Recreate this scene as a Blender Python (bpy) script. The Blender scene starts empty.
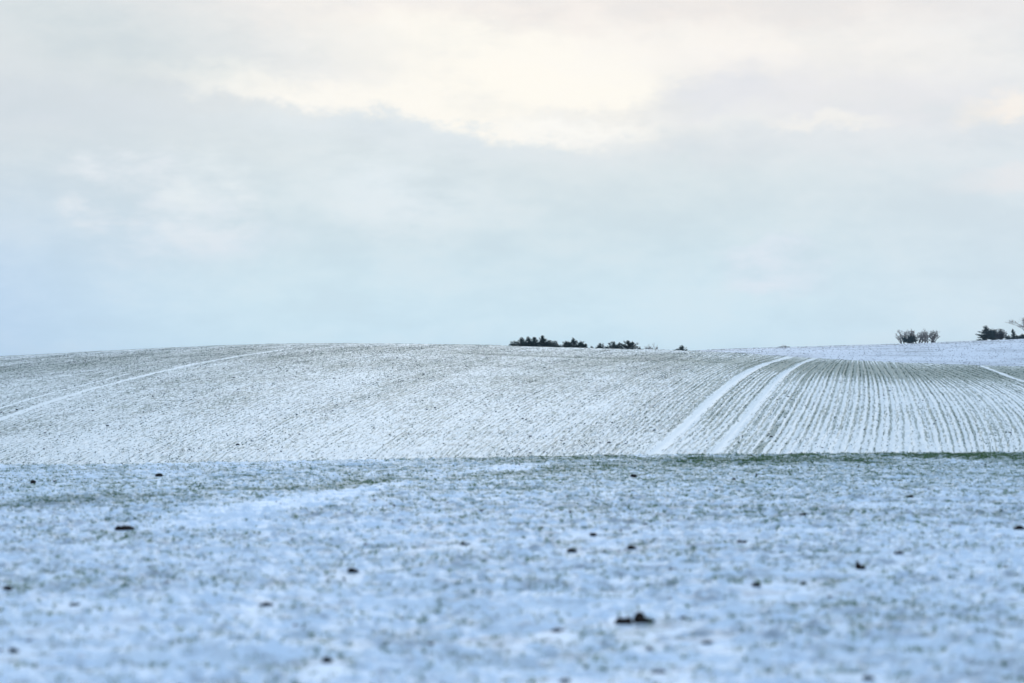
import bpy, math, random
import numpy as np
random.seed(7)
rng = np.random.default_rng(11)
scn = bpy.context.scene
col = scn.collection
R = math.radians

HAZE = 0.00012
# ------------------------------------------------------------------ camera
EYE = 1.7
F = 2418.0            # 85 mm lens on 1024 px
HORIZ = 392.0
cam_d = bpy.data.cameras.new('camera')
cam = bpy.data.objects.new('camera', cam_d)
col.objects.link(cam)
cam.location = (0, 0, EYE)
cam.rotation_euler = (R(90), 0, 0)
cam_d.sensor_width = 36.0
cam_d.lens = 36.0 * F / 1024.0
cam_d.shift_y = (HORIZ - 341.5) / 1024.0
cam_d.clip_start = 0.1
cam_d.clip_end = 8000
cam_d.dof.use_dof = True
cam_d.dof.focus_distance = 170
cam_d.dof.aperture_fstop = 1.7
scn.camera = cam
scn.view_settings.view_transform = 'Standard'
scn.view_settings.look = 'None'
scn.view_settings.gamma = 1
scn.view_settings.exposure = 0.0
scn.render.engine = 'CYCLES'

# ------------------------------------------------------------------ node expression helper
class G:
    """small wrapper so that shader maths can be written as python expressions"""
    def __init__(s, nt): s.nt = nt
    def node(s, t, **kw):
        n = s.nt.nodes.new(t)
        for k, v in kw.items(): setattr(n, k, v)
        return n
    def link(s, a, b):
        if isinstance(a, V): a = a.s
        if hasattr(a, 'is_output'): s.nt.links.new(a, b)
        else: b.default_value = a
    def m(s, op, a, b=0.0, c=None, clamp=False):
        n = s.node('ShaderNodeMath', operation=op, use_clamp=clamp)
        s.link(a, n.inputs[0]); s.link(b, n.inputs[1])
        if c is not None: s.link(c, n.inputs[2])
        return V(s, n.outputs[0])
    def smooth(s, x, a, b):
        n = s.node('ShaderNodeMapRange', interpolation_type='SMOOTHSTEP')
        s.link(x, n.inputs[0]); s.link(a, n.inputs[1]); s.link(b, n.inputs[2])
        return V(s, n.outputs[0])
    def xyz(s, x, y, z=0.0):
        n = s.node('ShaderNodeCombineXYZ')
        s.link(x, n.inputs[0]); s.link(y, n.inputs[1]); s.link(z, n.inputs[2])
        return V(s, n.outputs[0])
    def noise(s, vec, scale=1.0, detail=4, rough=0.5, dist=0.0):
        n = s.node('ShaderNodeTexNoise')
        s.link(vec, n.inputs['Vector']); n.inputs['Scale'].default_value = scale
        n.inputs['Detail'].default_value = detail; n.inputs['Roughness'].default_value = rough
        n.inputs['Distortion'].default_value = dist
        return V(s, n.outputs[0])
    def mix(s, f, a, b):
        n = s.node('ShaderNodeMix', data_type='RGBA')
        s.link(f, n.inputs[0])
        for v, i in ((a, 6), (b, 7)):
            if isinstance(v, (tuple, list)): v = tuple(v)[:3] + (1,)
            s.link(v, n.inputs[i])
        return V(s, n.outputs[2])
    def attr(s, name):
        n = s.node('ShaderNodeAttribute', attribute_name=name)
        return V(s, n.outputs['Fac'])
class V:
    def __init__(s, g, sock): s.g = g; s.s = sock
    def __add__(s, o): return s.g.m('ADD', s, o)
    __radd__ = __add__
    def __sub__(s, o): return s.g.m('SUBTRACT', s, o)
    def __rsub__(s, o): return s.g.m('SUBTRACT', o, s)
    def __mul__(s, o): return s.g.m('MULTIPLY', s, o)
    __rmul__ = __mul__
    def __truediv__(s, o): return s.g.m('DIVIDE', s, o)

def lin(*c):
    return tuple(((v/255)/12.92 if v/255 <= .04045 else ((v/255+.055)/1.055)**2.4) for v in c)

# ------------------------------------------------------------------ world: thin overcast above a low winter sun
SUN_EL, SUN_AZ = R(11), R(-2)       # azimuth measured from +Y towards +X
w = bpy.data.worlds.new('World'); scn.world = w; w.use_nodes = True
nt = w.node_tree; nt.nodes.clear(); g = G(nt)
out = g.node('ShaderNodeOutputWorld'); bg = g.node('ShaderNodeBackground')
nt.links.new(bg.outputs[0], out.inputs[0])
tc = g.node('ShaderNodeTexCoord')
sep = g.node('ShaderNodeSeparateXYZ'); nt.links.new(tc.outputs['Generated'], sep.inputs[0])
dx, dy, dz = (V(g, sep.outputs[i]) for i in range(3))
az = g.m('ARCTAN2', dx, dy) * (180/math.pi)          # degrees, 0 = north (view), right positive
el = g.m('ARCSINE', dz) * (180/math.pi)              # degrees
# wind-drawn warp of the cloud field
p = g.xyz(az*0.1, el*0.2, 0.0)
w1 = g.noise(p, 1.3, 6, 0.58); w2 = g.noise(g.xyz(az*0.1+7.3, el*0.2+3.1, 1.0), 1.3, 6, 0.58)
h1 = g.noise(g.xyz(az*0.55, el*0.9, 2.0), 1.4, 6, 0.62); h2 = g.noise(g.xyz(az*0.55+5.0, el*0.9+9.0, 6.0), 1.4, 6, 0.62)
azw = az + (w1 - 0.5)*2.2 + (h1-0.5)*1.5
elw = el + (w2 - 0.5)*1.0 + (h2-0.5)*1.3
fine = g.noise(g.xyz(az*0.22, el*0.5, 4.0), 1.7, 9, 0.62)
def deg(px, row): return ((px-512)/F*180/math.pi, (HORIZ-row)/F*180/math.pi)
def blob(px, row, rx, ry, ang=0, soft=1.0, x=azw, y=elw):
    """elliptic patch of cloud: centre and radii given on the sky"""
    cx, cy = deg(px, row); k = 180/math.pi/F
    ca, sa = math.cos(R(ang)), math.sin(R(ang))
    X = (x - cx); Y = (y - cy)
    a = (X*ca + Y*sa)/(rx*k); b = (Y*ca - X*sa)/(ry*k)
    d = g.m('SQRT', a*a + b*b)
    return 1.0 - g.smooth(d, max(0.0, 1.0-soft), 1.0+soft*0.5)
# vertical ramp
ramp = g.node('ShaderNodeValToRGB'); ramp.color_ramp.interpolation = 'B_SPLINE'
g.link(g.m('DIVIDE', el + (w2-0.5)*0.8, 90.0, clamp=True), ramp.inputs[0])
cr = ramp.color_ramp
stops = [(0.0, lin(216,244,257)), (1.2, lin(214,240,251)), (3.2, lin(205,225,233)), (5.2, lin(214,225,228)),
         (6.8, lin(226,230,230)), (9.0, lin(236,231,226)), (12.0, lin(226,232,238)), (17, lin(204,230,254)),
         (28, lin(188,230,255)), (60, lin(182,228,255))]
while len(cr.elements) < len(stops): cr.elements.new(0.5)
for e, (d, c) in zip(cr.elements, stops): e.position = d/90; e.color = c + (1,)
c = V(g, ramp.outputs[0])
# the sky is bluer to the left, slightly lilac to the right
leftf = g.smooth(az*-1.0, 5.0, 15.5)
c = g.mix(leftf*0.72*(1.0-g.smooth(el, 1.5, 6.5)*0.85), c, lin(170,199,238))
c = g.mix(leftf*g.smooth(el, 2.5, 7.0)*0.6, c, lin(196,208,214))
rightf = g.smooth(az, 3.0, 14.0)
c = g.mix(rightf*0.35, c, lin(218,226,236))
# pale cumulus puffs low in the sky
puff = lambda f, k, cc, c0: g.mix(f*k, c0, cc)
c = puff(blob(118,190,66,44,0,0.3)*g.smooth(fine,0.28,0.62), 0.95, lin(227,233,238), c)
c = puff(blob(208,200,58,50,-12,0.3)*g.smooth(fine,0.28,0.6), 0.95, lin(227,235,238), c)
c = puff(blob(190,238,120,36,0,0.6)*g.smooth(fine,0.3,0.62), 0.55, lin(220,229,239), c)
c = puff(blob(390,195,60,38,0,0.5)*g.smooth(fine,0.3,0.6), 0.6, lin(224,234,239), c)
c = puff(blob(60,110,180,40,4,0.8)*g.smooth(fine,0.25,0.65), 0.7, lin(204,214,222), c)
c = puff(blob(330,135,230,22,-3,0.8)*g.smooth(fine,0.25,0.65), 0.35, lin(208,222,229), c)
c = puff(blob(400,195,120,50,0,0.9)*g.smooth(fine,0.3,0.6), 0.6, lin(226,236,240), c)
c = puff(blob(780,272,62,34,0,0.35)*g.smooth(fine,0.3,0.6), 0.7, lin(224,232,242), c)
# the lit gap in the clouds
lit = lin(255,250,239)
c = puff(blob(620,48,430,70,-3,0.8), 0.85, lin(252,246,238), c)
c = puff(blob(500,72,230,56,-9,0.5), 0.95, lit, c)
c = puff(blob(250,83,150,17,-10,0.8), 0.95, lin(255,251,242), c)
c = puff(blob(390,102,170,19,-9,0.8), 1.0, lit, c)
c = puff(blob(480,122,130,17,-6,0.7), 1.0, lit, c)
c = puff(blob(575,128,70,12,5,0.9), 1.0, lin(255,252,244), c)
# grey shelves crossing it
c = puff(blob(335,60,110,34,-8,0.7)*g.smooth(fine,0.2,0.6), 0.62, lin(228,229,230), c)
c = puff(blob(90,40,200,52,-5,0.8), 0.85, lin(207,217,220), c)
c = puff(blob(400,135,190,13,-6,0.8), 0.7, lin(222,230,234), c)
c = puff(blob(705,98,75,26,10,0.55)*g.smooth(fine,0.15,0.55), 0.85, lin(222,225,230), c)
c = puff(blob(620,112,90,10,6,0.8), 0.6, lin(228,229,228), c)
c = puff(blob(850,98,190,36,-6,0.7)*g.smooth(fine,0.2,0.6), 0.7, lin(226,226,230), c)
c = puff(blob(800,140,240,26,0,0.8), 0.5, lin(226,229,232), c)
c = puff(blob(820,121,60,9,0,0.9), 0.8, lin(243,240,234), c)
c = puff(blob(1000,116,60,14,6,0.9), 0.9, lin(248,240,230), c)
c = puff(blob(700,10,420,24,0,0.9), 0.45, lin(238,228,222), c)
c = puff(blob(1010,180,80,14,0,0.9), 0.5, lin(234,230,230), c)
# mottling everywhere, stronger high up (never seen in frame)
c = g.mix(g.smooth(fine, 0.35, 0.70)*0.22, c, lin(242,242,242))
c = g.mix(g.smooth(1.0-fine, 0.42, 0.70)*0.22, c, lin(204,213,221))
c = puff(blob(480,82,190,26,-9,0.7)*g.smooth(fine,0.3,0.55), 0.6, lit, c)
# the clear sky behind the deck
sky = g.node('ShaderNodeTexSky'); sky.sky_type = 'NISHITA'; sky.sun_disc = False
sky.sun_elevation = SUN_EL; sky.sun_rotation = SUN_AZ
skc = g.node('ShaderNodeVectorMath', operation='SCALE'); nt.links.new(sky.outputs[0], skc.inputs[0]); skc.inputs[3].default_value = 0.10
thin = g.smooth(el, 14.0, 40.0)*0.35
c = g.mix(thin, c, V(g, skc.outputs[0]))
# unseen sky above the frame boosted, most in blue, to light the snow
vm = g.node('ShaderNodeVectorMath', operation='MULTIPLY'); g.link(c, vm.inputs[0])
up = g.smooth(el, 11.0, 26.0)
g.link(g.xyz(1.0+up*0.21, 1.0+up*0.21, 1.0+up*0.36), vm.inputs[1]); c = V(g, vm.outputs[0])
g.link(c, bg.inputs[0]); bg.inputs[1].default_value = 1.05

sd = bpy.data.lights.new('sun', 'SUN'); sd.energy = 1.3; sd.angle = R(10); sd.color = (1.0, 0.95, 0.88)
sun = bpy.data.objects.new('sun', sd); col.objects.link(sun)
sun.rotation_euler = (R(90)+SUN_EL, 0, -SUN_AZ)     # shines from the far side towards the camera
from mathutils import Vector
dirv = Vector((math.sin(SUN_AZ)*math.cos(SUN_EL), math.cos(SUN_AZ)*math.cos(SUN_EL), math.sin(SUN_EL)))
sun.rotation_euler = dirv.to_track_quat('Z', 'Y').to_euler()

# ------------------------------------------------------------------ numpy noise
def vnoise(x, y, seed=0):
    xi = np.floor(x).astype(np.int64); yi = np.floor(y).astype(np.int64)
    fx = x - xi; fy = y - yi
    fx = fx*fx*fx*(fx*(fx*6-15)+10); fy = fy*fy*fy*(fy*(fy*6-15)+10)
    def h(a, b):
        n = (a*374761393 + b*668265263 + seed*974634777) & 0xffffffff
        n = ((n ^ (n >> 13))*1274126177) & 0xffffffff
        n = (n ^ (n >> 16)) & 0xffffffff
        return n/4294967295.0
    a = h(xi, yi); b = h(xi+1, yi); c_ = h(xi, yi+1); d = h(xi+1, yi+1)
    return (a + (b-a)*fx + (c_-a)*fy + (a-b-c_+d)*fx*fy)*2 - 1
def fbm(x, y, o=3, seed=0, gain=0.5):
    t = 0; a = 1.0; s = 0
    for i in range(o):
        t = t + a*vnoise(x*2**i+i*17.3, y*2**i-i*9.1, seed+i*31); s += a; a *= gain
    return t/s
def sstep(x, a, b):
    t = np.clip((x-a)/(b-a), 0, 1); return t*t*(3-2*t)

# ------------------------------------------------------------------ the lie of the land
def U(px): return (np.asarray(px, float)-512)/F
def tab(pairs):
    xs = U([p_[0] for p_ in pairs]); ys = np.array([p_[1] for p_ in pairs], float)
    dense = np.linspace(xs[0]-.01, xs[-1]+.01, 400)
    v = np.interp(dense, xs, ys)
    k = np.hanning(25); k /= k.sum()
    v = np.convolve(np.pad(v, 12, mode='edge'), k, 'valid')
    return lambda u: np.interp(u, dense, v)
edge_row = tab([(-300,468),(0,466.5),(170,465),(340,461.5),(480,459),(600,457.5),(760,456),(1024,453.5),(1300,453)])
sky_row = tab([(-300,372),(-100,361),(0,356.5),(100,351),(200,346),(300,343.3),(400,343),(500,345.3),(600,348.5),(700,350.8),(785,356),(860,360.5),(940,364),(1024,366.5),(1300,372)])
far_row = tab([(-300,388),(300,386),(500,374),(600,362),(660,353.5),(700,350.3),(740,348.5),(800,347),(860,345),(900,343.8),(940,342.3),(1024,338.5),(1200,333),(1400,340)])
crest_r = tab([(-300,255),(0,250),(400,245),(600,228),(700,205),(800,187),(900,182),(1024,185),(1300,200)])
NC, FC = 65.0, 520.0
T = [0.0,.04,.12,.2,.3,.4,.5,.6,.7,.8,.9,.96,1.0]
def knots(u):
    """distance / height knots of the ground along one bearing"""
    vE = (HORIZ-edge_row(u))/F; vS = (HORIZ-sky_row(u))/F; rc = crest_r(u); vF = (HORIZ-far_row(u))/F
    z_n = EYE+vE*NC
    ks = [(0*u, 0*u), (0*u+14, 0.02*z_n), (0*u+38, 0.34*z_n), (0*u+56, z_n-0.07), (0*u+NC, z_n),
          (0*u+71, EYE+vE*71-0.12), (0*u+80, EYE+vE*80-0.25)]
    z0 = EYE+vE*88-0.03; z1 = EYE+vS*rc
    for t in T:
        pt = t*(1+0.12*(1-t))
        ks.append((88+(rc-88)*t, z0+(z1-z0)*pt))
    s = lambda r: EYE+vS*r
    zF = EYE+vF*FC
    ks += [(rc+22, s(rc+22)-0.32), (rc+65, s(rc+65)-0.95), (0*u+360, np.minimum(s(360)-2.2, zF-3.5)),
           (0*u+430, np.minimum(s(430)-2.0, zF-2.5)+0), (0*u+FC, zF), (0*u+560, zF-0.7), (0*u+700, zF-5), (0*u+1200, 0*u+2), (0*u+4000, 0*u-4)]
    return np.array([k[0] for k in ks]), np.array([k[1] for k in ks])
def pchip_slopes(x, y):
    h = np.diff(x, axis=0); d = np.diff(y, axis=0)/h
    m = np.zeros_like(y)
    w1_ = 2*h[1:]+h[:-1]; w2_ = h[1:]+2*h[:-1]
    same = (d[:-1]*d[1:]) > 0
    with np.errstate(divide='ignore', invalid='ignore'):
        hm = (w1_+w2_)/(w1_/d[:-1]+w2_/d[1:])
    m[1:-1] = np.where(same, hm, 0); m[0] = d[0]; m[-1] = d[-1]
    return m
# table of heights over bearing x distance, looked up bilinearly
TU = np.linspace(-0.36, 0.36, 721)
TR = np.concatenate([np.arange(0, 300, .5), np.arange(300, 4001, 4.0)])
kx, ky = knots(TU); km = pchip_slopes(kx, ky)
HT = np.zeros((len(TU), len(TR)))
for i in range(len(TU)):
    x_, y_, m_ = kx[:, i], ky[:, i], km[:, i]
    j = np.clip(np.searchsorted(x_, TR, side='right')-1, 0, len(x_)-2)
    h = x_[j+1]-x_[j]; t = (TR-x_[j])/h
    HT[i] = ((1+2*t)*(1-t)**2*y_[j] + t*(1-t)**2*h*m_[j] + t*t*(3-2*t)*y_[j+1] + t*t*(t-1)*h*m_[j+1])
# soften slightly along distance
k = np.hanning(9); k /= k.sum()
HT2 = np.apply_along_axis(lambda a: np.convolve(np.pad(a, 4, mode='edge'), k, 'valid'), 1, HT)
wgt = sstep(TR, 5, 15)*(1-sstep(TR, 1000, 1500)); HT = HT*(1-wgt)+HT2*wgt
RI = np.arange(len(TR), dtype=float)
def H0(X, Y):
    th = np.arctan2(X, Y); a = np.abs(th)
    lim = R(19.5)
    aa = np.where(a < lim, a, lim*(1-sstep(a, R(30), R(175))))
    u = np.tan(aa)*np.sign(th)
    r = np.hypot(X, Y)*np.where(a < lim, np.cos(th), np.cos(lim))   # depth along the view for the seen sector
    fi = np.clip((u-TU[0])/(TU[1]-TU[0]), 0, len(TU)-1.001); i0 = fi.astype(int); fu = fi-i0
    fr = np.clip(np.interp(r, TR, RI), 0, len(TR)-1.001); j0 = fr.astype(int); fj = fr-j0
    return ((HT[i0, j0]*(1-fu)+HT[i0+1, j0]*fu)*(1-fj) + (HT[i0, j0+1]*(1-fu)+HT[i0+1, j0+1]*fu)*fj)
def on_ground(px, row, lo=88.0, hi=None):
    """point of the smooth ground seen along a bearing at a given angle"""
    u = (px-512)/F; v = (HORIZ-row)/F
    hi = hi or float(crest_r(u))
    Y = np.arange(lo, hi, 0.1)
    vv = (H0(u*Y, Y)-EYE)/Y
    k_ = np.argmax(vv >= v) if (vv >= v).any() else int(np.argmax(vv))
    return u*Y[k_], Y[k_]

# drill rows: guide curves across the middle field
guides = [
 ('far_track', [(0,421.8),(32,406),(64.5,395.4),(96.7,386.4),(145,376),(193,365.4),(225.6,358.4),(258,353)]),
 ('mid', [(430,456),(480,421),(520,398),(570,376),(620,361)]),
 ('tram_a', [(651,455),(665,443),(685,425),(713,399),(724,388.5),(736,379.5),(756,368.5),(782,359)]),
 ('tram_b', [(712,455),(727,438),(744,419),(761,399),(777,380),(792,369),(810,360)]),
 ('row_c', [(896,452),(893,420),(892,391),(890,379),(878,364.5)]),
 ('row_d', [(932,452),(922,427),(914,399),(909,383),(897,364.5)]),
 ('row_e', [(1024,447),(999,419),(976,387),(960,379),(925,366.5)]),
]
YG = np.linspace(60, 300, 241)
XG = []; SV = []
for name, pts in guides:
    w_ = np.array([on_ground(*p_) for p_ in pts])
    w_ = w_[np.argsort(w_[:, 1])]
    # smooth quadratic fit
    cf = np.polyfit(w_[:, 1], w_[:, 0], 3 if name.startswith('tram') else 2)
    y0, y1 = w_[0, 1], w_[-1, 1]
    val = np.polyval(cf, np.clip(YG, y0, y1))
    d0 = np.polyval(np.polyder(cf), y0); d1 = np.polyval(np.polyder(cf), y1)
    val = val + np.where(YG < y0, (YG-y0)*d0, 0) + np.where(YG > y1, (YG-y1)*d1, 0)
    XG.append(val)
    i = int(np.argmin(abs(YG-112))); SV.append(float(val[i]))
    print('guide', name, [tuple(np.round(q, 1)) for q in w_], 'heading', round(float(d0), 3), round(float(d1), 3))
XG = np.array(XG); SV = np.array(SV)
for i in range(1, len(XG)): XG[i] = np.maximum(XG[i], XG[i-1]+0.15*(SV[i]-SV[i-1]))
S_FAR, S_A, S_B = SV[0], SV[2], SV[3]
print('row coordinates', SV)
def row_coord(X, Y):
    yi = np.clip(Y-60, 0, 239.999); j = yi.astype(int); f = yi-j
    j2 = np.minimum(j+1, 240)
    P = XG[:, j]*(1-f)+XG[:, j2]*f            # guide x at each point's distance
    s = SV[0]+(X-P[0])                         # left of the first guide
    for i in range(len(SV)-1):
        t = (X-P[i])/(P[i+1]-P[i])
        s = np.where(X >= P[i], SV[i]+t*(SV[i+1]-SV[i]), s)
    return np.where(X >= P[-1], SV[-1]+(X-P[-1]), s)

CLOD_XY = []
S_G = float(row_coord(*[np.array([q]) for q in on_ground(792, 401)])[0])
SIDE = np.array([on_ground(985, 367.2), on_ground(1005, 373), on_ground(1024, 382)])
print('side track', SIDE, 'green furrow', S_G)
sd0, sd1 = SIDE[0], SIDE[2]
def track_gap(X, Y, s):
    a = np.minimum(np.abs(s-S_A)/.27, np.abs(s-S_B)/.20)
    b_ = np.minimum(np.abs(s-S_FAR)/.22, np.abs(s-S_FAR+1.9)/.16+np.where(Y > 175, 9, 0))
    b_ = b_+np.where(X > -.0905*Y, 9, 0)
    dx_, dy_ = sd1-sd0; L_ = math.hypot(dx_, dy_)
    c_ = np.abs((X-sd0[0])*dy_-(Y-sd0[1])*dx_)/L_/.20+np.where(X < sd0[0]-3, 9, 0)
    return np.minimum(np.minimum(a, b_), c_)
# green verge curve near the brow of the near field (distance as function of bearing)
def rows_of(X, Y, Z):  # viewing angle of a point expressed in photo rows
    return HORIZ-(Z-EYE)/np.maximum(Y, .1)*F

def zones(X, Y):
    r = np.where(Y > 0, Y, np.hypot(X, Y))
    near = 1-sstep(r, 68, 76)
    u = np.clip(X/np.maximum(r, 1), -.36, .36)
    rc = crest_r(u)
    mid = sstep(r, 74, 84)*(1-sstep(r, rc+60, rc+90))
    far = 1-near-mid
    return near, mid, np.clip(far, 0, 1), u, r, rc

def micro(X, Y):
    near, mid, far, u, r, rc = zones(X, Y)
    for cx_, cy_ in CLOD_XY:      # trodden flat round each single clod
        sel = (np.abs(X-cx_) < 1.2) & (np.abs(Y-cy_+.5) < 3.2)
        if np.any(sel):
            near = np.where(sel, near*(1-.9*np.exp(-((X-cx_)/.22)**2-((Y-cy_+.35)/.75)**2)), near)
    s = row_coord(X, Y)
    yy = Y+0.10*X
    n = (fbm(X/2.6, yy/0.7, 3, 1)*0.040 + (.02-np.abs(fbm(X/3.2, (Y+.05*X)/.8, 3, 71))*.085) + fbm(X/.5, Y/.3, 3, 5)*0.030
         + np.maximum(fbm(X/.13, Y/.12, 3, 9)-.02, 0)*0.075
         + np.cos(yy*2*math.pi/.62+fbm(X/3, Y/2, 2, 55)*3)*0.007*(0.5+.5*vnoise(X/2.2, Y/1.3, 56)))
    trk = track_gap(X, Y, s)
    flat = sstep(trk, .8, 1.5)
    m = ((-.03-.012*np.cos(np.clip(trk,0,1)*math.pi)+fbm(X/.35, Y/1.5, 2, 63)*.012)*(1-flat) + flat*(np.cos(s*2*math.pi/.5+fbm(X/6, Y/6, 2, 3)*1.5)*(.004+.009*sstep(512+F*u, 640, 800)) + fbm(s/.13, Y/.8, 2, 21)*.034
         + fbm(X/9, Y/9, 2, 23)*.06))
    f = fbm(X/1.2, Y/2.5, 3, 31)*.06
    return near*n+mid*m+far*f

def H(X, Y): return H0(X, Y)+micro(X, Y)
G_CL = 'dark soil clods lying on the snow of the near field'
clods = [
 (643,619,26,14,[(0,0,1,.8,1)],'largest dark soil clod with a raised peak, right of centre near the bottom'),
 (625,621,24,12,[(0,0,1,.8,1)],'low flat dark clod touching the left side of the largest peaked clod'),
 (860,566,13,10,[(0,0,1,.8,1)],'round dark clod on the right of the near field, highest contrast there'),
 (757,586,12,7,[(0,0,1,.8,1)],'small black clod below and left of the round clod on the right'),
 (353,570,15,9,[(0,0,1,.8,1)],'small black clod left of centre in the near field, darkest one in the left half'),
 (266,605,16,5,[(0,0,1,.8,1)],'thin wide dark clod in the lower left quarter of the near field'),
 (328,660,11,8,[(0,0,1,.8,1)],'rounded brownish clod close to the bottom edge, left of centre'),
 (572,551,12,5,[(0,0,1,.8,1)],'flat brown clod just right of centre, left one of two at the same level'),
 (631,548,9,6,[(0,0,1,.8,1)],'compact dark clod just right of centre, right one of two at the same level'),
 (593,536,8,4,[(0,0,1,.8,1)],'tiny dark clod just above and between the two central clods'),
 (465,544,12,4,[(0,0,1,.8,1)],'flat grey clod slightly left of centre in the near field'),
 (559,628,18,6,[(0,0,1,.8,1)],'flat greyish clod left of the largest peaked clod'),
 (707,644,14,5,[(0,0,1,.8,1)],'faint brown flat clod right of the largest clod and lower'),
 (565,681,16,7,[(0,0,1,.8,1)],'dark clod cut by the bottom edge right of centre'),
 (659,671,18,7,[(0,0,1,.8,1)],'wide bluish clod near the bottom edge below the largest clod'),
 (124,529,17,5,[(-.7,0,.5,.8,.9),(.4,0,.9,.8,1)],'double dark clod in the upper left of the near field'),
 (8,589,9,6,[(0,0,1,.8,1)],'brown clod at the far left edge of the near field'),
 (159,475,9,4,[(0,0,1,.8,1)],'black clod on the brow of the near field at left, right one of two'),
 (33,482,7,5,[(0,0,1,.8,1)],'black clod on the brow of the near field at left, nearest the left edge'),
 (804,515,9,3,[(0,0,1,.8,1)],'small dark clod in the upper right part of the near field'),
 (910,497,9,3,[(0,0,1,.8,1)],'small dark clod close below the brow on the right'),
 (898,554,10,4,[(0,0,1,.8,1)],'faint grey clod just above and right of the round clod on the right'),
 (803,584,8,5,[(0,0,1,.8,1)],'faint bluish clod right of the small black clod'),
 (634,476,7,4,[(0,0,1,.8,1)],'small black clod just below the green verge right of centre'),
 (734,479,5,3,[(0,0,1,.8,1)],'tiny black clod just below the green verge, under the tractor tracks'),
 (742,541,12,5,[(0,0,1,.8,1)],'flat bluish clod between the central pair and the round clod on the right'),
 (14,650,12,7,[(0,0,1,.8,1)],'dark blurred clod in the bottom left corner'),
 (74,604,12,5,[(0,0,1,.8,1)],'faint dark clod in the lower left, right of the brown clod at the edge'),
 (1019,529,11,5,[(0,0,1,.8,1)],'dark clod at the right edge of the near field'),
 (868,680,14,6,[(0,0,1,.8,1)],'dark clod cut by the bottom edge on the right'),
]
CLOD_XY.extend(on_ground(px, row+hpx*.35, 12.0 if row > 470 else 30.0, 66.0) for px, row, wpx, hpx, lumps, label in clods)


def cover_fn(X, Y):
    """how much soil and green crop shows through the snow, 0..1"""
    near, mid, far, u, r, rc = zones(X, Y)
    px = 512+F*u
    s = row_coord(X, Y)
    # near field
    patch = fbm(X/3.2, Y/2.4, 3, 41)
    g_line = np.interp(px, [0, 180, 330, 480, 600, 1024], [38, 45, 47, 55, 60, 61])     # distance of the greener strip
    strip = np.exp(-((r-g_line)/3.2)**2)*(0.55+.45*vnoise(X/1.1, Y/3, 43))*np.interp(px, [0, 150, 420, 520, 1024], [.35,.5,.75,.85,.7])
    verge = sstep(r, 59, 64.5)*(.55+.6*vnoise(X/.7, Y/1.4, 45))*np.interp(px, [0, 350, 480, 640, 1024], [.0,.0,.28,.52,.60])
    snowy = np.exp(-((r-np.interp(px, [0, 240, 330, 420, 560, 1024], [30, 35, 41, 52, 60, 75]))/2.6)**2)*np.interp(px, [150, 240, 560, 700], [0, 1, 1, 0])
    n = .235+.10*patch+.10*sstep(r, 26, 50)*np.interp(px, [0, 300, 600], [.2, .6, 1])+.50*strip+.55*verge-.28*snowy
    # middle field
    t = (r-88)/(rc-88)
    right = sstep(px, 690, 820)
    band = np.exp(-((t-.80)/.16)**2)
    m = (.385+.12*fbm(s/3, Y/22, 3, 47)+.05*fbm(X/14, Y/14, 2, 49)
         + band*(.08+.50*right) - .05*sstep(t, .80, 1.0)*(1-right)
         - .09*(1-sstep(t, .0, .55))*(1-right) - (.135-.02*t)*right)
    edge = np.exp(-((t-.775)/.012)**2)*np.interp(px, [430, 500, 700, 760], [0, .3, .3, 0]); m = m+edge
    trk = track_gap(X, Y, s)
    m = m + .34*np.exp(-((s-S_G)/.10)**2)*(.5+.8*vnoise(s*0+3, Y/4, 66))
    m = m*(.08+.92*sstep(trk+.22*fbm(X/.5, Y/2.5, 2, 61), .75, 1.25))
    f = .34+.16*fbm(X/9, Y/5, 3, 51)+.06*sstep(r, 490, 520)
    return np.clip(near*n+mid*m+far*f, 0, 1)

# ------------------------------------------------------------------ mesh helpers
def make_mesh(name, verts, faces_flat, nper, mat, uv=None, attrs=None, smooth=False, mat_index=None):
    me = bpy.data.meshes.new(name)
    nv = len(verts); nf = len(faces_flat)//nper
    me.vertices.add(nv); me.vertices.foreach_set('co', np.asarray(verts, np.float32).ravel())
    me.loops.add(nf*nper); me.loops.foreach_set('vertex_index', np.asarray(faces_flat, np.int32))
    me.polygons.add(nf)
    me.polygons.foreach_set('loop_start', np.arange(0, nf*nper, nper, dtype=np.int32))
    me.polygons.foreach_set('loop_total', np.full(nf, nper, np.int32))
    for k_, v_ in (attrs or {}).items():
        a = me.attributes.new(k_, 'FLOAT', 'POINT'); a.data.foreach_set('value', np.asarray(v_, np.float32))
    me.update(calc_edges=True)
    me.validate()
    me.polygons.foreach_set('use_smooth', np.full(nf, smooth))
    if mat: me.materials.append(mat)
    return me
def link(name, me, parent=None):
    o = bpy.data.objects.new(name, me); col.objects.link(o)
    if parent: o.parent = parent
    return o
def tag(o, label=None, cat=None, group=None, kind=None):
    if label: o['label'] = label
    if cat: o['category'] = cat
    if group: o['group'] = group
    if kind: o['kind'] = kind
    return o
def new_mat(name):
    m = bpy.data.materials.new(name); m.use_nodes = True
    g = G(m.node_tree); b = m.node_tree.nodes['Principled BSDF']
    return m, g, b

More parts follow.
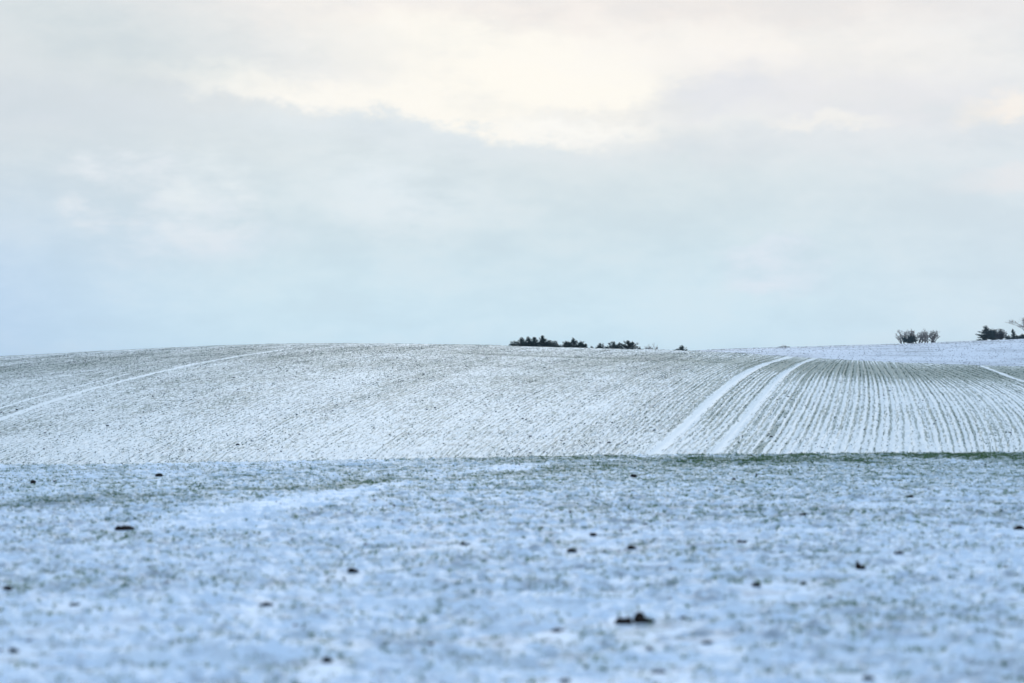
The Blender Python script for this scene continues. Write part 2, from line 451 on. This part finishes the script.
# ------------------------------------------------------------------ materials
SNOW = (0.74, 0.83, 0.93)
mg, g, b = new_mat('snowy_field')
geo = g.node('ShaderNodeNewGeometry')
pos = V(g, geo.outputs['Position'])
sp_ = g.node('ShaderNodeSeparateXYZ'); g.link(pos, sp_.inputs[0]); pos_x, pos_y = V(g, sp_.outputs[0]), V(g, sp_.outputs[1])
s_ = g.attr('row'); t_ = g.attr('along'); cov = g.attr('cover'); midz = g.attr('mid'); nearz = g.attr('near')
stripe_w = g.noise(g.xyz(s_*0.5, t_*0.06), 1.0, 3)
st = g.m('COSINE', (s_ + (stripe_w-.5)*.25)*(2*math.pi/.5))
st2 = g.m('COSINE', (s_ + (stripe_w-.5)*.15)*(2*math.pi/.27))
streak = g.noise(g.xyz(s_*11.0, t_*0.6), 1.0, 4, .65)
streak2 = g.noise(g.xyz(s_*2.2, t_*0.12, 5.0), 1.0, 3, .6)
iso = g.noise(pos, 5.5, 5, .65)
iso2 = g.noise(pos, 1.6, 4, .6)
field_mid = streak*0.85 + streak2*0.28 + st*0.030*g.attr('stripe') + st2*0.085*g.attr('stripe') - 0.06
field_near = iso*0.55 + iso2*0.5
fars0 = g.noise(g.xyz(pos_x*0.035+pos_y*0.01, pos_y*0.33, 8.0), 1.0, 5, .65)
fld = field_mid*midz + field_near*nearz + (fars0*0.42+field_near*0.5)*(1.0-midz-nearz)
thr = 0.74 - cov*0.62
bare = g.smooth(fld, thr-0.12, thr+0.12)
soilc = g.mix(g.noise(pos, 9.0, 3), (0.034, 0.046, 0.054), (0.060, 0.074, 0.080))
green = g.mix(g.noise(pos, 3.0, 3), (0.030, 0.085, 0.045), (0.055, 0.130, 0.060))
bcol = g.mix(g.smooth(g.noise(pos, 0.8, 3)+g.attr('greenness')*0.8, 0.5, 0.9), soilc, green)
snowc = g.mix(g.noise(pos, 2.3, 4), (0.79, 0.86, 0.87), (0.87, 0.92, 0.90))
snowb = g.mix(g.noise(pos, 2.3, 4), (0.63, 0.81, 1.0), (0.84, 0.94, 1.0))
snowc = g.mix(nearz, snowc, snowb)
fars = g.noise(g.xyz(pos_x*0.035+pos_y*0.01, pos_y*0.33, 8.0), 1.0, 4, .6)
snowc = g.mix(nearz+midz, (0.80, 0.86, 0.92), snowc)
g.link(g.mix(bare*(0.60+0.08*midz), snowc, bcol), b.inputs['Base Color'])
b.inputs['Roughness'].default_value = 0.75
b.inputs['Specular IOR Level'].default_value = 0.2
bp = g.node('ShaderNodeBump'); bp.inputs['Strength'].default_value = 0.9; bp.inputs['Distance'].default_value = 0.05
g.link(iso*0.7+g.noise(pos, 18, 3)*0.5, bp.inputs['Height']); mg.node_tree.links.new(bp.outputs[0], b.inputs['Normal'])

def simple(name, c1, c2, scale=4.0, rough=.8, snow=0.0):
    m, g, b = new_mat(name)
    geo = g.node('ShaderNodeNewGeometry'); pos = V(g, geo.outputs['Position'])
    c = g.mix(g.smooth(g.noise(pos, scale, 4), .3, .7), c1, c2)
    if snow:
        sx = g.node('ShaderNodeSeparateXYZ'); m.node_tree.links.new(geo.outputs['Normal'], sx.inputs[0])
        f = g.smooth(V(g, sx.outputs[2])+(g.noise(pos, scale*2, 3)-.5)*.9, 1.02-snow, 1.22-snow)
        c = g.mix(f, c, (0.74, 0.82, 0.92))
    g.link(c, b.inputs['Base Color']); b.inputs['Roughness'].default_value = rough
    b.inputs['Specular IOR Level'].default_value = 0.15
    return m
m_clod = simple('wet_soil', (0.008,0.007,0.007), (0.026,0.020,0.017), 30)
m_clod_s = simple('dusted_soil', (0.020,0.018,0.017), (0.06,0.05,0.042), 14, snow=0.28)
m_blade = simple('winter_crop_leaf', (0.022,0.060,0.036), (0.045,0.105,0.052), 1.3)
m_grass = simple('verge_grass', (0.060,0.130,0.055), (0.130,0.220,0.095), .9)
m_needle = simple('evergreen_needles', (0.006,0.020,0.020), (0.018,0.040,0.036), 1.5)
m_needle2 = simple('dusky_needles', (0.030,0.035,0.040), (0.060,0.060,0.065), 1.5)
m_bark = simple('bark', (0.045,0.038,0.032), (0.09,0.075,0.065), 6)
m_twig = simple('bare_twigs', (0.20,0.18,0.17), (0.28,0.25,0.23), 4)

# ------------------------------------------------------------------ ground sheet
th = np.concatenate([np.linspace(-180, -32, 50)[:-1], np.linspace(-32, -13.6, 90)[:-1], np.linspace(-13.6, 13.6, 1050),
                     np.linspace(13.6, 32, 90)[1:], np.linspace(32, 180, 50)[1:-1]])
th = np.radians(th)
def geom(a, b_, q): return list(a*np.exp(np.arange(0, math.log(b_/a), q)))
rr = np.array(geom(.4, 12, .05)+geom(12, 74, .0032)+geom(74, 270, .0042)+geom(270, 570, .006)+geom(570, 4000, .05)+[4000])
nr, nc = len(rr), len(th)
TH, RR = np.meshgrid(th, rr)
X = (RR*np.sin(TH)).ravel(); Y = (RR*np.cos(TH)).ravel()
Z = H(X, Y)
near, mid, far, u_, r_, rc_ = zones(X, Y)
px_ = 512+F*u_
X = np.append(X, 0); Y = np.append(Y, 0); Z = np.append(Z, Z[:nc].mean())
i = np.arange(nr-1)[:, None]*nc; j = np.arange(nc)[None, :]; j2 = (j+1) % nc
quads = np.stack([i+j, i+j2, i+nc+j2, i+nc+j], -1).reshape(-1, 4)
quads = quads[:, ::-1]
ap = lambda a: np.append(a, a[0])
S_all = row_coord(X, Y)
tri_c = np.stack([np.full(nc, len(X)-1), np.arange(nc), (np.arange(nc)+1) % nc, (np.arange(nc)+1) % nc], -1)
attrs = dict(row=S_all, along=Y, cover=ap(cover_fn(X[:-1], Y[:-1])), mid=ap(mid), near=ap(near),
             stripe=ap(mid*(.4+.8*sstep(px_, 640, 800))), greenness=ap(np.clip(near*sstep(r_, 30, 60)+mid*(.35+.75*sstep(px_, 660, 800))+.1*far, 0, 1)))
me = make_mesh('ground', np.stack([X, Y, Z], -1), quads.ravel(), 4, mg, attrs=attrs, smooth=True)
ground = link('ground', me); tag(ground, 'thin snow over winter crop on rolling farmland, ploughed near field and drilled hill', 'ground', kind='structure')
print('ground', nr, nc, len(quads))

# ------------------------------------------------------------------ scattered blades and crumbs
def blades(P, hgt, wid, n, spread, lean=.5):
    """P (N,3) roots -> n leaf blades each, triangles"""
    N = len(P)
    a = rng.uniform(0, 2*math.pi, (N, n)); rad = rng.uniform(0, 1, (N, n))*spread[:, None]
    bx = P[:, None, 0]+np.cos(a)*rad; by = P[:, None, 1]+np.sin(a)*rad; bz = np.repeat(P[:, 2:3], n, 1)-.012
    h = hgt[:, None]*rng.uniform(.55, 1.1, (N, n)); w_ = wid[:, None]*rng.uniform(.6, 1.2, (N, n))/2
    d = rng.uniform(0, math.pi, (N, n)); l = rng.normal(0, lean, (N, n, 2))
    dxv = np.cos(d)*w_; dyv = np.sin(d)*w_
    p0 = np.stack([bx-dxv, by-dyv, bz], -1); p1 = np.stack([bx+dxv, by+dyv, bz], -1)
    p2 = np.stack([bx+l[..., 0]*h, by+l[..., 1]*h, bz+h], -1)
    v = np.stack([p0, p1, p2], 2).reshape(-1, 3)
    return v, np.arange(len(v))
def scatter(n, y0, y1, umax=.235):
    """uniform over the ground area of the seen sector"""
    Y = np.sqrt(rng.uniform(y0*y0, y1*y1, n)); X = rng.uniform(-umax, umax, n)*Y
    return X, Y
# crop on the middle field, snapped to the drill rows
Xc, Yc = scatter(420000, 84, 275)
s0 = row_coord(Xc, Yc)
px0 = 512+F*Xc/Yc
sp = .25
ds = (np.round(s0/sp)*sp-s0)+rng.normal(0, .022, len(s0))
k_ = np.where(rng.random(len(s0)) < np.interp(px0, [0, 600, 800], [.6, .8, .93]), 1, 0)
Xc = Xc+ds*k_
s0 = row_coord(Xc, Yc)
cv = cover_fn(Xc, Yc)
rowid = np.round(s0/sp).astype(int)
rowamp = .7+(.5+.4*sstep(px0, 600, 800))*vnoise(rowid*.77+3.1, Yc/45, 77)+np.where(rowid % 2 == 0, .35, -.25)*sstep(px0, 680, 800)
clump = .6+.5*fbm(s0/.6, Yc/3, 2, 81)
prob = np.clip((cv-.04)*2.0*np.clip(rowamp, .05, 2)*np.clip(clump, 0.05, 2), 0, 1)
# fade beyond the crest where nothing shows
keep = rng.random(len(prob)) < prob*np.interp(px0, [0, 650, 800], [1.8, 1.6, 1.0])
Xc, Yc = Xc[keep], Yc[keep]
Pc = np.stack([Xc, Yc, H(Xc, Yc)], -1)
hh = rng.uniform(.025, .07, len(Xc)); ww = rng.uniform(.018, .042, len(Xc))
v, f = blades(Pc, hh, ww, 3, np.full(len(Xc), .03), .6)
o = link('winter_crop', make_mesh('winter_crop', v, f, 3, m_blade)); tag(o, 'sparse green winter crop shoots poking through snow in drill rows on the hill', 'crop', kind='stuff')
print('crop', len(Xc))
# near grass and shoots
Xn, Yn = scatter(380000, 10, 69)
cv = cover_fn(Xn, Yn)
pr = np.clip((cv-.02)*1.4, 0, 1)**1.4*np.clip(.75+1.7*fbm(Xn/.30, Yn/.22, 3, 91)+.7*fbm(Xn/2.5, Yn/.5, 2, 92), 0, 2)
for cx_, cy_ in CLOD_XY:
    pr = pr*np.where((np.abs(Xn-cx_) < .12) & (Yn < cy_+.1) & (Yn > cy_-.8), .3, 1)
keep = rng.random(len(pr)) < pr*np.interp(Yn, [12, 35, 55, 68], [1.15, 1.05, .8, .85])
Xn, Yn, cvn = Xn[keep], Yn[keep], cv[keep]
Pn = np.stack([Xn, Yn, H(Xn, Yn)], -1)
hh = rng.uniform(.02, .06, len(Xn))*(1+.7*sstep(cvn, .4, .9)); ww = rng.uniform(.008, .018, len(Xn))
v, f = blades(Pn, hh, ww, 5, rng.uniform(.02, .06, len(Xn)), .7)
o = link('field_grass', make_mesh('field_grass', v, f, 3, m_grass)); tag(o, 'thin green grass and shoots showing through snow on the near field', 'grass', kind='stuff')
print('grass', len(Xn))

# crumbs
def ico(sub=1):
    import bmesh
    bm = bmesh.new(); bmesh.ops.create_icosphere(bm, subdivisions=sub, radius=1)
    v = np.array([q.co[:] for q in bm.verts]); f = np.array([[q.index for q in fc.verts] for fc in bm.faces]); bm.free()
    return v, f
iv, if_ = ico(1)
def crumbs(Px, Py, size, mat, name, sink=.25):
    N = len(Px); z = H(Px, Py)
    n = len(iv)
    rad = rng.uniform(.7, 1.3, (N, n, 1))*iv[None]
    sc = np.stack([size*rng.uniform(.8, 1.5, N), size*rng.uniform(.7, 1.2, N), size*rng.uniform(.45, .85, N)], -1)
    v = rad*sc[:, None, :]
    a = rng.uniform(0, 2*math.pi, N); ca, sa = np.cos(a)[:, None], np.sin(a)[:, None]
    v = np.stack([v[..., 0]*ca-v[..., 1]*sa, v[..., 0]*sa+v[..., 1]*ca, v[..., 2]], -1)
    v += np.stack([Px, Py, z+size*sink], -1)[:, None, :]
    f = if_[None]+(np.arange(N)*n)[:, None, None]
    return link(name, make_mesh(name, v.reshape(-1, 3), f.ravel(), 3, mat, smooth=False))
Xa, Ya = scatter(110000, 85, 270)
s1 = row_coord(Xa, Ya); trk = np.minimum(np.abs(s1-S_A)/.5, np.abs(s1-S_B)/.35)
pr = (.35+.65*fbm(s1/2, Ya/10, 2, 95))*sstep(trk, .8, 1.2)*np.interp(512+F*Xa/Ya, [0, 650, 800], [1, 1, .3])
kp = rng.random(len(pr)) < pr*.55
Xa, Ya = Xa[kp], Ya[kp]
sz = np.minimum(rng.lognormal(math.log(.020), .42, len(Xa)), .075)
o = crumbs(Xa, Ya, sz, m_clod_s, 'soil_crumbs'); tag(o, 'small dark soil crumbs scattered over the snowy hill field', 'soil crumbs', kind='stuff')
Xb, Yb = scatter(14000, 10, 68)
pr = np.clip(.3+.9*fbm(Xb/1.5, Yb/1.5, 3, 97), 0, 1)
kp = rng.random(len(pr)) < pr*.5
Xb, Yb = Xb[kp], Yb[kp]
sz = np.minimum(rng.lognormal(math.log(.012), .45, len(Xb)), .035)
o = crumbs(Xb, Yb, sz, m_clod_s, 'soil_lumps', .1); tag(o, 'small half snow-covered soil lumps across the near field', 'soil lumps', kind='stuff')
# crumbs on the far slope
Xf, Yf = scatter(40000, 330, 530)
sz = rng.uniform(.03, .09, len(Xf)); o = crumbs(Xf, Yf, sz, m_clod_s, 'far_stubble'); tag(o, 'dark stubble specks on the snowy far slope', 'stubble', kind='stuff')

# ------------------------------------------------------------------ single clods on the near field
iv3, if3 = ico(3)
def clod_mesh(seed, lumps):
    """lumps: list of (dx, dy, sx, sy, sz) fused into one clod"""
    vs = []; fs = []; o_ = 0
    for q, (ddx, ddy, sx, sy, sz) in enumerate(lumps):
        n1 = fbm(iv3[:, 0]*1.4+seed*3.1+q, iv3[:, 1]*1.4+iv3[:, 2]*1.9+seed, 3, seed)
        n2 = fbm(iv3[:, 0]*5+seed, iv3[:, 1]*5+iv3[:, 2]*4, 2, seed+5)
        v = iv3*(1+.5*n1+.25*n2)[:, None]*np.array([sx, sy, sz])+np.array([ddx, ddy, sz*.35])
        vs.append(v); fs.append(if3+o_); o_ += len(v)
    return np.concatenate(vs), np.concatenate(fs)
for q, (px, row, wpx, hpx, lumps, label) in enumerate(clods):
    x_, y_ = CLOD_XY[q]
    sc = y_/F; W = wpx*sc/2*.88; Hh = hpx*sc*.52
    lm = [(a*W, b_*W, c_*W, d_*W, e_*Hh) for a, b_, c_, d_, e_ in lumps]
    if q == 0: lm = [(-.25*W, 0, .6*W, .6*W, Hh*.95), (.4*W, 0, .6*W, .55*W, Hh*.45)]
    if len(lm) == 1 and wpx >= 12:
        rq = random.Random(q)
        lm = [(-.18*W, 0, .72*W, .7*W, Hh*.8), (rq.uniform(.3, .5)*W, rq.uniform(-.2, .2)*W, .5*W, .5*W, Hh*rq.uniform(.45, .8)), (rq.uniform(-.6, .2)*W, -.3*W, .34*W, .34*W, Hh*rq.uniform(.7, 1.15))]
    v, f = clod_mesh(100+q*7, lm)
    me = make_mesh('soil_clod', v, f.ravel(), 3, m_clod_s if any(k_ in label for k_ in ('faint', 'bluish', 'grey')) else m_clod, smooth=True)
    o = link('soil_clod', me); o.location = (x_, y_, float(H(np.array([x_]), np.array([y_]))[0]))
    tag(o, label, 'soil clod', G_CL)

# ------------------------------------------------------------------ trees
def tube(path, radii, sides=6):
    """tapered tube along points -> verts, quads"""
    P = [Vector(p_) for p_ in path]; vs = []; fs = []
    for i, p_ in enumerate(P):
        d = (P[min(i+1, len(P)-1)]-P[max(i-1, 0)]).normalized()
        a = d.orthogonal().normalized(); b_ = d.cross(a)
        for k_ in range(sides):
            t = 2*math.pi*k_/sides
            q = p_+(a*math.cos(t)+b_*math.sin(t))*radii[i]
            vs.append(q[:])
    for i in range(len(P)-1):
        for k_ in range(sides):
            fs.append((i*sides+k_, i*sides+(k_+1) % sides, (i+1)*sides+(k_+1) % sides, (i+1)*sides+k_))
    return vs, fs
def join(parts):
    V_, F_ = [], []
    for v, f in parts:
        o_ = len(V_); V_ += list(v); F_ += [tuple(i+o_ for i in q) for q in f]
    return V_, F_
def mesh_q(name, vf, mat):
    me = bpy.data.meshes.new(name); me.from_pydata(vf[0], [], vf[1]); me.update(); me.materials.append(mat); return me
def tree_root(name, px, row_top, dist, label, cat, group=None):
    x_ = (px-512)/F*dist; z = float(H(np.array([x_]), np.array([dist]))[0])
    e = bpy.data.objects.new(name, None); col.objects.link(e); e.location = (x_, dist, z-.03); e.empty_display_size = .5
    tag(e, label, cat, group)
    return e, EYE+(HORIZ-row_top)/F*dist-z
def needle_sprays(tips, size, rnd):
    """small leaf-sized triangles around points"""
    vs = []; fs = []
    for (c_, d_, L) in tips:
        for k_ in range(L):
            p_ = c_+Vector((rnd.gauss(0, 1), rnd.gauss(0, 1), rnd.gauss(0, .8)))*size*.9
            a = Vector((rnd.gauss(0, 1), rnd.gauss(0, 1), rnd.gauss(0, 1))).normalized()
            dd = (d_*1.0+Vector((rnd.gauss(0, .6), rnd.gauss(0, .6), rnd.gauss(0, .5)+.15))).normalized()
            sd_ = a.cross(dd).normalized()
            l_ = size*rnd.uniform(1.2, 2.3); w_ = size*rnd.uniform(.22, .5)
            o_ = len(vs)
            vs += [(p_-sd_*w_)[:], (p_+sd_*w_)[:], (p_+dd*l_)[:]]
            fs.append((o_, o_+1, o_+2))
    return vs, fs
def evergreen(px, row_top, wpx, dist, label, seed, style='pine', mat=None, group=None, name='pine_tree', low=.12):
    rnd = random.Random(seed)
    e, h = tree_root(name, px, row_top, dist, label, 'tree', group)
    W = wpx/F*dist/2
    k_ = Vector((rnd.uniform(-.05, .05)*h, 0, 0))
    path = [Vector((0, 0, -.15)), k_*.4+Vector((0, 0, h*.4)), k_+Vector((0, 0, h*.97))]
    parts = [tube(path, [.055*h**.8, .035*h**.8, .01], 8)]
    tips = []
    levels = int(9+h*2)
    for L in range(levels):
        t = low+(1-low)*(L+.5)/levels
        if style in ('pine', 'layer'): prof = math.sin(math.pi*min(1, (t*.78+.28)))**.6*(1.02-.28*t)
        elif style == 'spruce': prof = (1-t)**.75*1.05+.07
        else: prof = math.sqrt(max(0.02, 1-((t-.40)/.62)**2))
        for q in range(rnd.randint(4, 7)):
            a = rnd.uniform(0, 2*math.pi); rl = W*prof*rnd.choice([.6, .85, 1.0, 1.2])*rnd.uniform(.85, 1.1)
            b0 = k_*t+Vector((0, 0, h*t*.97)); rise = {'pine': .35, 'spruce': -.05, 'bush': .25, 'layer': .02}[style]*rl
            tip = b0+Vector((math.cos(a)*rl, math.sin(a)*rl, rise+rnd.gauss(0, .05)*h))
            if style == 'bush':
                b0 = Vector((0, 0, h*rnd.uniform(.1, .4))); el_ = math.asin(rnd.uniform(-.1, 1)); rq = rnd.uniform(.72, 1.06)
                tip = Vector((math.cos(a)*math.cos(el_)*W*rq*1.1, math.sin(a)*math.cos(el_)*W*rq*1.1, h*.34+math.sin(el_)*h*.64*rq))
            if tip.z > h*.97: tip.z = h*(1-rnd.uniform(.02, .32))
            midp = b0.lerp(tip, .5)+Vector((0, 0, -.04*h if style != 'spruce' else .01))
            parts.append(tube([b0, midp, tip], [.012*h**.8+.006, .009*h**.8+.004, .004], 4))
            d = (tip-b0).normalized()
            n = max(2, int(rl/.10))
            for m_ in range(n):
                f_ = (m_+1)/n
                c_ = b0.lerp(midp, f_*2) if f_ < .5 else midp.lerp(tip, f_*2-1)
                tips.append((c_, d, 12 if f_ > .5 else 9))
    tips += [(Vector((k_.x, 0, h*z_)), Vector((0, 0, 1)), 6) for z_ in (.86, .9, .94, .97)]
    link('trunk', mesh_q('trunk', join(parts), m_bark), e)
    link('crown', mesh_q('crown', needle_sprays(tips, .055+.012*h, rnd), mat or m_needle), e)
    return e
def bare(px, row_top, wpx, dist, label, seed, stems=1, group=None, name='bare_tree', cat='tree', thick=1.0, fork=.25, depth=4, spread=1.0):
    rnd = random.Random(seed)
    e, h = tree_root(name, px, row_top, dist, label, cat, group)
    W = wpx/F*dist/2
    trunk, twigs = [], []
    def grow(p0, d, L, r, lv):
        n = 3; pts = [p0]; rad = [r]; dd = d.copy()
        for i in range(n):
            dd = (dd+Vector((rnd.gauss(0, .12), rnd.gauss(0, .12), .06))).normalized()
            pts.append(pts[-1]+dd*L/n); rad.append(max(r*(1-.35*(i+1)/n), .006))
        (trunk if lv == 0 else twigs).append(tube(pts, rad, 6 if lv < 2 else 3))
        if lv >= depth: return
        for q in range(rnd.choice([2, 3, 3]) if lv else rnd.choice([4, 5, 6])):
            f_ = rnd.uniform(.45, 1.0) if q else 1.0
            i = min(n-1, int(f_*n)); p_ = pts[i].lerp(pts[i+1], f_*n-i) if f_ < 1 else pts[-1]
            nd = (dd+Vector((rnd.gauss(0, .68), rnd.gauss(0, .6), rnd.uniform(-.2, .35)))*.95).normalized()
            grow(p_, nd, L*rnd.uniform(.55, .78), r*.56, lv+1)
    built = []
    for s in range(stems):
        trunk.clear(); twigs.clear()
        off = 0 if stems == 1 else (s/(stems-1)*2-1)
        p0 = Vector((off*W*.34, rnd.uniform(-.5, .5)*(stems > 1)*W*.4, -.1))
        base_h = h*(1-.25*off*off) if stems > 1 else h
        L0 = base_h*(.14 if stems > 1 else fork+.12)
        grow(p0, Vector((off*.4+rnd.gauss(0, .08), rnd.gauss(0, .1), 1)).normalized(), L0, (.030 if stems > 1 else .045)*thick*h**.7, 0)
        built.append((join(trunk), join(twigs), base_h, p0))
    for tr, tw, bh, p0 in built:
        k_ = bh/max(v[2] for v in tw[0])
        xs_ = sorted(abs(v[0]-p0.x) for v in tw[0])
        kx_ = W*(.72 if stems > 1 else 1.0)/xs_[int(len(xs_)*.93)]
        sc = lambda vf: ([(p0.x+(x-p0.x)*kx_, p0.y+(y-p0.y)*kx_, z*k_) for x, y, z in vf[0]], vf[1])
        st_ = link('trunk' if stems == 1 else 'stem', mesh_q('stem', sc(tr), m_bark), e)
        link('branches', mesh_q('branches', sc(tw), m_twig), st_)
    return e

D1 = 292.0
GA = 'evergreens behind the brow of the hill'
ever = [
 (514.5,341.0,9,'bush','low dark evergreen at the left end of the evergreen clump on the skyline',D1),
 (521.5,337.8,9,'pine','second evergreen from the left in the clump on the skyline',D1+2),
 (528.0,337.0,9,'pine','third evergreen from the left in the clump, about as tall as its neighbour',D1-1),
 (535.0,337.3,9,'pine','evergreen in the middle of the left skyline clump, left of the tallest one',D1+3),
 (542.6,335.6,9,'pine','tallest dark evergreen of the left clump on the skyline',D1),
 (548.5,340.0,9,'bush','rounded evergreen just right of the tallest one in the left clump',D1+1),
 (554.2,340.8,7,'bush','small evergreen at the right end of the left skyline clump',D1-2),
 (566.5,341.2,9,'pine','evergreen at the left end of the second skyline clump',D1+2),
 (573.0,338.2,11,'pine','spiky tallest evergreen of the second skyline clump',D1),
 (581.5,341.5,8,'pine','evergreen right of the spiky one in the second skyline clump',D1+2),
 (585.7,344.0,4,'spruce','thin little evergreen at the right end of the second skyline clump',D1-1),
 (600.5,343.3,7,'bush','lone little evergreen bush between the second and third skyline clumps',D1),
 (612.5,341.8,9,'bush','evergreen at the left end of the third skyline clump',D1+1),
 (619.5,342.5,6,'bush','low evergreen between the two larger ones of the third skyline clump',D1+3),
 (627.5,340.6,15,'pine','wide evergreen with radiating branches at the right end of the third clump',D1),
 (683.0,345.6,8,'bush','lone dark evergreen bush right of the bare shrubs on the hill brow',D1-30),
]
for q, (px, rt, wp, style, label, dist) in enumerate(ever):
    evergreen(px, rt, wp*(1.5 if style == 'pine' else 1.3), dist, label, 40+q, style, group=GA, name='evergreen_bush' if style == 'bush' else 'pine_tree')
# low hedge bits at the brow
hedge = [(559.5,345.2,8,'low dark scrub filling the gap between the first two skyline clumps'), (592,346.8,5,'tiny tuft of scrub left of the lone evergreen bush'),
         (606,347.0,5,'tiny tuft of scrub right of the lone evergreen bush'), (639.5,348.0,6,'low scrub at the foot of the wide evergreen'),
         (676.5,348.8,5,'tiny scrub just left of the lone bush on the brow')]
for q, (px, rt, wp, label) in enumerate(hedge):
    o = evergreen(px, rt, wp, D1, label, 80+q, 'bush', name='scrub_bush', group='low scrub on the brow'); o['category'] = 'bush'
GB = 'bare shrubs on the hill brow'
bare(648, 343.5, 8, D1, 'leafless shrub with thin upright twigs, left one on the hill brow', 3, 3, GB, 'bare_shrub', 'shrub', .7, depth=4)
bare(654, 342.3, 9, D1+2, 'leafless shrub with thin twigs, tallest on the hill brow', 5, 3, GB, 'bare_shrub', 'shrub', .7, depth=4)
bare(666.5, 344.8, 5, D1, 'faint thin leafless shrub left of the lone dark bush', 8, 2, GB, 'bare_shrub', 'shrub', .6, depth=4)
bare(784, 344.8, 9, 530, 'tiny faint leafless shrub on the far skyline above the tractor tracks', 9, 3, None, 'bare_shrub', 'shrub', .6, depth=4)
# far skyline on the right
D2 = 532.0
bare(906, 328.8, 18, D2+4, 'leafless multi-stem tree behind the round evergreen bush, left end of the bare group', 12, 4, 'bare tree group on the far skyline', 'bare_tree', 'tree', .7, depth=5)
bare(917.5, 327.5, 17, D2+3, 'leafless multi-stem tree in the middle of the bare group on the far skyline', 13, 4, 'bare tree group on the far skyline', 'bare_tree', 'tree', .7, depth=5)
bare(929.5, 329.2, 17, D2+5, 'leafless multi-stem tree at the right end of the bare group on the far skyline', 14, 4, 'bare tree group on the far skyline', 'bare_tree', 'tree', .7, depth=5)
evergreen(909.5, 334.3, 15, D2-6, 'round dark evergreen bush in front of the bare tree group', 70, 'bush', name='evergreen_bush')
evergreen(986.5, 325.5, 19, D2, 'dark layered conifer with a short spire on the far skyline at right', 71, 'layer', name='conifer_tree')
evergreen(993, 328.4, 14, D2+3, 'dark blue-green conifer squeezed between the layered conifer and the purple-grey tree', 76, 'bush', name='conifer_tree')
evergreen(1000.5, 328.6, 13, D2+1, 'purple-grey thin-crowned tree right of the layered conifer', 72, 'bush', mat=m_needle2, name='dusky_tree')
evergreen(1013.2, 329.0, 6, D2, 'small narrow conifer standing alone between the purple-grey tree and the bare tree', 73, 'spruce', name='conifer_tree')
evergreen(1008.5, 335.2, 7, D2, 'low dark hedge bush left of the small narrow conifer', 74, 'bush', name='hedge_bush')['category'] = 'bush'
evergreen(1017.0, 335.3, 7, D2, 'low dark hedge bush right of the small narrow conifer', 75, 'bush', name='hedge_bush')['category'] = 'bush'
evergreen(1022.5, 333.8, 8, D2, 'dark hedge bush at the right edge under the bare tree', 77, 'bush', name='hedge_bush')['category'] = 'bush'
bare(1028, 313.5, 30, D2+6, 'large leafless spreading tree cut by the right edge of the picture', 22, 1, None, 'bare_tree', 'tree', .75, .1, 6, 2.6)

# ------------------------------------------------------------------ winter haze
bx_v = [(x, y, z) for z in (-9, 60) for x, y in ((-4200,-4200),(4200,-4200),(4200,4200),(-4200,4200))]
bx_f = [(0,3,2,1),(4,5,6,7),(0,1,5,4),(1,2,6,5),(2,3,7,6),(3,0,4,7)]
mh = bpy.data.materials.new('winter_haze'); mh.use_nodes = True; mh.node_tree.nodes.clear()
vo = mh.node_tree.nodes.new('ShaderNodeVolumePrincipled'); oo = mh.node_tree.nodes.new('ShaderNodeOutputMaterial')
vo.inputs['Color'].default_value = (0.55, 0.80, 1.0, 1); vo.inputs['Density'].default_value = HAZE; vo.inputs['Anisotropy'].default_value = 0.2
mh.node_tree.links.new(vo.outputs[0], oo.inputs['Volume'])
hz = link('haze', mesh_q('haze', (bx_v, bx_f), mh)); tag(hz, 'thin cold winter haze over the fields', 'haze', kind='stuff')
